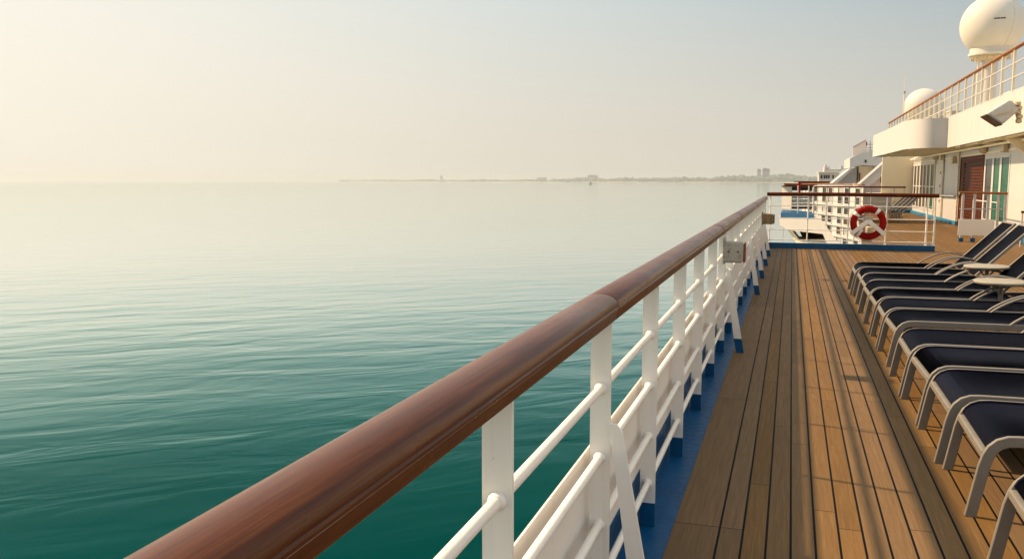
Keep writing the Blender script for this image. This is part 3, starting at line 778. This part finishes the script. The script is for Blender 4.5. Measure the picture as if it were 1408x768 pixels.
block('bridge_block', 'white curved bridge block with a glass screen on top, beyond the sloping stair housing', 70, [
    ('fascia', [(1164, 219.5), (1172, 215.6), (1184, 211.2), (1194, 209.6), (1222, 208.5), (1222, 229), (1197, 229), (1180, 228.3), (1164, 231.5)], -4, 3, WHITE2),
    ('wall', [(1177.5, 229), (1197, 229.2), (1197, 262), (1176, 262)], -2.5, 2.8, CREAM),
    ('side_wall', [(1197.2, 229.2), (1222, 229.2), (1222, 262), (1197.2, 262)], -3.2, 2.6, WHITE2),
    ('slope', [(1166, 231.8), (1170, 231.8), (1148, 252), (1141, 252)], -3.4, 1., WHITE2),
    ('infill', [(1170.3, 232), (1175.5, 232), (1174, 252), (1148.5, 252)], -2.6, .5, GREY),
    ('post', [(1177.6, 238), (1179.2, 238), (1178.4, 255), (1177, 255)], -2.8, -2.55, RUST),
    ('glass_screen', [(1168, 205.5), (1185, 196), (1185, 210.6), (1172.5, 215), (1168, 217)], -3.9, -3.8, PINK),
    ('screen_cap', [(1168, 204.6), (1185, 195.2), (1185, 195.9), (1168, 205.4)], -3.95, -3.7, RUST),
    ('porthole', [(1183.2, 221.5), (1185.6, 221.5), (1185.6, 225), (1183.2, 225)], -4.06, -4.002, DARK)])
m_ = thing('railing_mast', 'thin mast with small rails on top of the curved bridge block', 'mast', (0, 69, 0))
bm = B()
for x in (1187, 1190.5, 1196.5, 1202): a = Z(x, 211, 69); b = Z(x, 193 if x > 1196 else 195.5, 69); tube(bm, [(a[0], 0, a[1]), (b[0], 0, b[1])], .035, 6)
for yy in (198.5, 203, 206.5): a = Z(1187, yy, 69); b = Z(1202, yy, 69); tube(bm, [(a[0], 0, a[1]), (b[0], 0, b[1])], .03, 6)
obj('rail', bm, GREY, m_, 40)
a = Z(1189, 198.5, 69); bm = B(); box(bm, a[0]-.12, a[0]+.16, -.15, .15, a[1]-.12, a[1]+.2, .03); obj('lamp', bm, RUST, m_)
b3 = block('wheelhouse', 'far white wheelhouse with a row of dark windows and a small turret', 112, [
    ('wall', [(1125, 238.2), (1152, 237), (1154, 252), (1125, 252)], -3, 3, WHITE2),
    ('roof', [(1124, 236.9), (1154, 235.2), (1154, 236.8), (1124, 238)], -3.6, 3.4, CREAM),
    ('turret', [(1132, 236.4), (1133, 229.5), (1140, 229.5), (1141.5, 236)], -2, 2, WHITE2),
    ('turret_cap', [(1133.5, 229.2), (1134.2, 226.4), (1136, 226.4), (1136.6, 229.2)], -1, 1, WHITE2),
    ('turret_window', [(1134.4, 231.5), (1138.6, 231.5), (1138.6, 234.6), (1134.4, 234.6)], -2.08, -2.002, GREY)]
    + [('window', [(x, 241), (x+2.0, 241), (x+2.0, 245.5), (x, 245.5)], -3.08, -3.002, DARKGLASS) for x in (1127.5, 1131.5, 1134.4, 1137.3, 1143)])
block('mast_platform', 'dark slim platform with small white lights left of the bridge block', 95, [
    ('beam', [(1141, 233.4), (1157, 233), (1157, 234.6), (1141, 235)], -.4, .4, GREY),
    ('light', [(1155.5, 228), (1159, 228), (1159, 231.6), (1155.5, 231.6)], -.5, .5, WHITE2),
    ('plate', [(1155, 231.8), (1166, 231.8), (1166, 233.6), (1155, 232.8)], -1, 1, WHITE2)], 'platform')
for k, (x0, yy, ln) in enumerate(((1078, 253.2, 46), (1100, 251.2, 60), (1092, 249.6, 50))):
    t = thing('far_handrail', ['brown handrail of the third deck forward, lowest of the far rails', 'brown handrail of the fourth deck forward, in the middle of the far rails', 'brown handrail of the farthest deck forward, topmost of the far rails'][k], 'railing', (0, 58+18*k, 0))
    t.name = 'deck_handrail'
    a = Z(x0, yy, 58+18*k); b = Z(x0+ln, yy+.4, 58+18*k)
    bm = B(); sweep(bm, [(a[0], 0, a[1]), (b[0], 0, b[1])], rect(.12, .10, .02), (0, 1, 0)); obj('handrail', bm, REDWOOD, t)
    bm = B()
    for q in range(9): x = a[0]+(b[0]-a[0])*q/8; tube(bm, [(x, 0, a[1]-.05), (x, 0, a[1]-1.2)], .03, 6)
    obj('post', bm, WHITE2, t)

# ------------------------------------------------------------------ far shore
def brg(px): d = ray(px, 247); v = Vector((d.x, d.y, 0)); return v.normalized()
def shore(px):   # distance of the shoreline in the direction of an image column
    s = (1125-px)/725.
    return 7600+4200*s+5500*s*s*max(s, 0)
bm = B(); cols_ = list(range(480, 1261, 15)); rws = []
for px in cols_:
    d = brg(px); D = shore(px)+90*math.sin(px*.05)+50*math.sin(px*.13)
    rws.append([bm.verts.new(d*q+Vector((0, 0, z))) for q, z in ((D-40, SEA_Z-.2), (D+30, SEA_Z+2.5), (D+150, SEA_Z+5), (D+2600, SEA_Z+14))])
for a, b in zip(rws, rws[1:]):
    for k in range(3): bm.faces.new((a[k], a[k+1], b[k+1], b[k]))
tag(obj('beach', bm, SAND), 'thin sandy shore far off along the horizon', 'shore', kind='structure')
bm = B()
for i in range(1500):
    px = random.uniform(470, 1240) if i < 800 else random.uniform(780, 1240); near_ = random.random()**1.5
    d = brg(px); D = shore(px)+180+near_*900
    h = random.uniform(17, 36)*(1+.25*max(0, (px-800)/300)+.35*math.exp(-((px-1060)/60)**2)+.35*math.sin(px*.045)**2)*(1. if px > 760 else .7)
    w = random.uniform(18, 60)
    r = bmesh.ops.create_icosphere(bm, subdivisions=1, radius=1)
    off = Vector((0, 0, SEA_Z+3+h*.35))+d*D
    for v in r['verts']:
        j = 1+random.uniform(-.28, .28); v.co = Vector((v.co.x*w*j, v.co.y*w*j, v.co.z*h*.75*j))+off
tag(obj('treeline', bm, LEAF), 'low dark wooded shore along the horizon right of centre', 'trees', kind='stuff')
BG = 'buildings on the far shore'
def bldg(px, w, h, label, m=CONC, floors=8):
    d = brg(px); D = shore(px)+520
    t = thing('shore_building', label, 'building', d*D+Vector((0, 0, SEA_Z+5)), math.atan2(d.y, d.x)-math.pi/2, BG)
    bm = B(); box(bm, -w/2, w/2, 0, 40, 0, h); obj('wall', bm, m, t)
    bm = B()
    for k in range(floors):
        z = h*(k+.45)/floors; box(bm, -w*.45, w*.45, -1.2, -.2, z, z+h/floors*.42)
    obj('window_band', bm, DARKGLASS, t)
    bm = B(); box(bm, -w*.3, w*.05, 6, 26, h+.05, h+h*.07); obj('roof', bm, m, t)
bldg(1043.5, 34, 118, 'slimmer left slab of the pair of tall towers on the far shore', CONC, 16)
bldg(1053, 66, 122, 'wider right slab of the pair of tall towers on the far shore', CONC, 16)
bldg(815, 120, 75, 'broad faint block on the hazy shore above the sailing boat', CONC, 8)
bldg(607, 40, 85, 'faint slim tower at the left end of the hazy shore', CONC, 8)
bldg(745, 130, 52, 'long low faint building on the hazy shore left of the sailing boat', CONCW, 5)
bldg(905, 70, 42, 'small pale building among the trees right of the sailing boat', CONCW, 5)
bldg(985, 90, 40, 'low pale building among the trees on the far shore left of the towers', CONCW, 4)
bldg(1088, 80, 55, 'pale block in the trees on the far shore right of the towers', CONCW, 5)
# sailing boat
d = brg(812); p = d*4150
sb = thing('sailing_boat', 'tiny dark sailing boat alone on the calm sea', 'boat', (p.x, p.y, SEA_Z), R(40))
bm = B(); hl = [(-6.5, 1.9), (-6, .0), (5, -.1), (8, 2.2)]
a = []
for x, hw_ in ((-7, 1.4), (-3, 2.), (2, 2.), (6, 1.1), (8.5, .08)):
    a.append([bm.verts.new((x, s*hw_*q, z)) for s, q, z in ((-1, 1, 2.2), (-1, .7, -.3), (1, .7, -.3), (1, 1, 2.2))])
for A, C in zip(a, a[1:]):
    for k in range(4): bm.faces.new((A[k], A[(k+1) % 4], C[(k+1) % 4], C[k]))
bm.faces.new(a[0]); bm.faces.new(a[-1]); obj('hull', bm, DARK, sb)
bm = B(); tube(bm, [(0, 0, 2), (0, 0, 21)], .2, 8); obj('mast', bm, GREY, sb)
bm = B(); vs = [bm.verts.new(q) for q in ((-.3, .2, 3.4), (-6, .9, 3.8), (-2.8, 1.0, 11), (-.3, .2, 20))]; bm.faces.new(vs); bmesh.ops.solidify(bm, geom=list(bm.faces), thickness=.08); obj('sail', bm, GREY, sb)
bm = B(); vs = [bm.verts.new(q) for q in ((.4, 0, 17.5), (7.8, .0, 3.0), (1, 1.2, 4.))]; bm.faces.new(vs); bmesh.ops.solidify(bm, geom=list(bm.faces), thickness=.08); obj('sail', bm, GREY, sb)

# ------------------------------------------------------------------ light
SUN_EL = R(41.); SUN_D = Vector((-.977, .215, 0)).normalized()      # towards the sun
w = bpy.data.worlds.new('World'); S.world = w; w.use_nodes = True
nt = w.node_tree; bg = nt.nodes['Background']
sky = nt.nodes.new('ShaderNodeTexSky'); sky.sky_type = 'NISHITA'; sky.sun_disc = False
sky.sun_elevation = SUN_EL; sky.sun_rotation = math.atan2(SUN_D.x, SUN_D.y)
sky.air_density = 1.0; sky.dust_density = 7.; sky.ozone_density = 1.; sky.altitude = 20
tc = nt.nodes.new('ShaderNodeTexCoord')
def wm(op, a, b=0., c=0., clamp=False):
    n = nt.nodes.new('ShaderNodeMath'); n.operation = op; n.use_clamp = clamp
    for s_, v in zip(n.inputs, (a, b, c)):
        if isinstance(v, (int, float)): s_.default_value = v
        else: nt.links.new(v, s_)
    return n.outputs[0]
def wv(op, a, b=None):
    n = nt.nodes.new('ShaderNodeVectorMath'); n.operation = op
    for s_, v in zip(n.inputs, (a, b)):
        if v is None: continue
        if isinstance(v, tuple): s_.default_value = v
        else: nt.links.new(v, s_)
    return n
def wramp(f, stops):
    n = nt.nodes.new('ShaderNodeValToRGB'); nt.links.new(f, n.inputs[0]); e = n.color_ramp.elements; n.color_ramp.interpolation = 'B_SPLINE' if len(stops) > 3 else 'EASE'
    n.color_ramp.interpolation = 'LINEAR'
    while len(e) < len(stops): e.new(.5)
    for el, (p, c) in zip(e, stops): el.position = p; el.color = (*c, 1)
    return n.outputs[0]
def wmix(f, a, b):
    n = nt.nodes.new('ShaderNodeMix'); n.data_type = 'RGBA'
    for i, v in ((0, f), (6, a), (7, b)):
        if isinstance(v, (int, float)): n.inputs[i].default_value = v
        elif isinstance(v, tuple): n.inputs[i].default_value = (*v, 1)
        else: nt.links.new(v, n.inputs[i])
    return n.outputs[2]
dvec = wv('NORMALIZE', tc.outputs['Generated']).outputs[0]
sp = nt.nodes.new('ShaderNodeSeparateXYZ'); nt.links.new(dvec, sp.inputs[0])
flat = wv('NORMALIZE', wv('MULTIPLY', dvec, (1, 1, 0)).outputs[0]).outputs[0]
GA = R(-70)
sdot = wv('DOT_PRODUCT', flat, (math.sin(GA), math.cos(GA), 0)).outputs['Value']
sN = wm('MULTIPLY_ADD', sdot, .5, .5)          # 1 towards the morning glow, 0 away from it
el = wm('MAXIMUM', sp.outputs[2], 0.)
hor = wramp(sN, [(.0, (.80, .78, .74)), (.36, (.70, .67, .62)), (.52, (.63, .575, .49)), (.80, (.80, .735, .62)), (.965, (.96, .885, .75))])
upp = wramp(sN, [(.0, (.80, .82, .82)), (.36, (.55, .62, .66)), (.53, (.325, .43, .49)), (.80, (.66, .72, .70)), (.965, (.90, .87, .77))])
mid = wramp(sN, [(.0, (.95, .95, .93)), (.36, (.62, .66, .68)), (.55, (.10, .23, .28)), (.80, (.17, .34, .36)), (.97, (.70, .74, .70))])
col = wmix(wm('SMOOTH_MIN', wm('POWER', wm('DIVIDE', el, .205), 1.6), 1., .2), hor, upp)
col = wmix(wm('MULTIPLY', wm('SUBTRACT', el, .2), 3.3, 0, True), col, mid)
col = wmix(wm('MULTIPLY', wm('SUBTRACT', el, .58), 3.5, 0, True), col, (1.15, 1.13, 1.08))
SKY_GAIN = 6.1
col = wv('MULTIPLY', col, (SKY_GAIN,)*3).outputs[0]
col = wmix(.93, sky.outputs[0], col)            # the clear-sky model veiled by bright morning haze
nt.links.new(col, bg.inputs[0]); bg.inputs[1].default_value = .10
sl = bpy.data.lights.new('sun', 'SUN'); sl.energy = 5.; sl.angle = R(1.4); sl.color = (1., .70, .41)
so = bpy.data.objects.new('sun', sl); COL.objects.link(so)
dirn = -(SUN_D*math.cos(SUN_EL)+Vector((0, 0, math.sin(SUN_EL))))
so.rotation_euler = dirn.to_track_quat('-Z', 'Y').to_euler(); so.location = (0, 0, 60)

# ------------------------------------------------------------------ camera and render settings
cam = bpy.data.cameras.new('camera'); co = bpy.data.objects.new('camera', cam); COL.objects.link(co)
cam.sensor_width = 36; cam.lens = 36*F/1408; cam.clip_start = .05; cam.clip_end = 80000
co.location = (0, 0, EYE); co.rotation_euler = (math.pi/2-PITCH, 0, YAW)
S.camera = co
S.render.engine = 'CYCLES'
S.render.resolution_x, S.render.resolution_y = 1024, 558
S.view_settings.view_transform = 'Standard'; S.view_settings.look = 'None'; S.view_settings.gamma = 1; S.view_settings.exposure = .75
S.view_settings.use_curve_mapping = False
cy = S.cycles
cy.use_denoising = True; cy.max_bounces = 8; cy.volume_bounces = 1; cy.transparent_max_bounces = 8
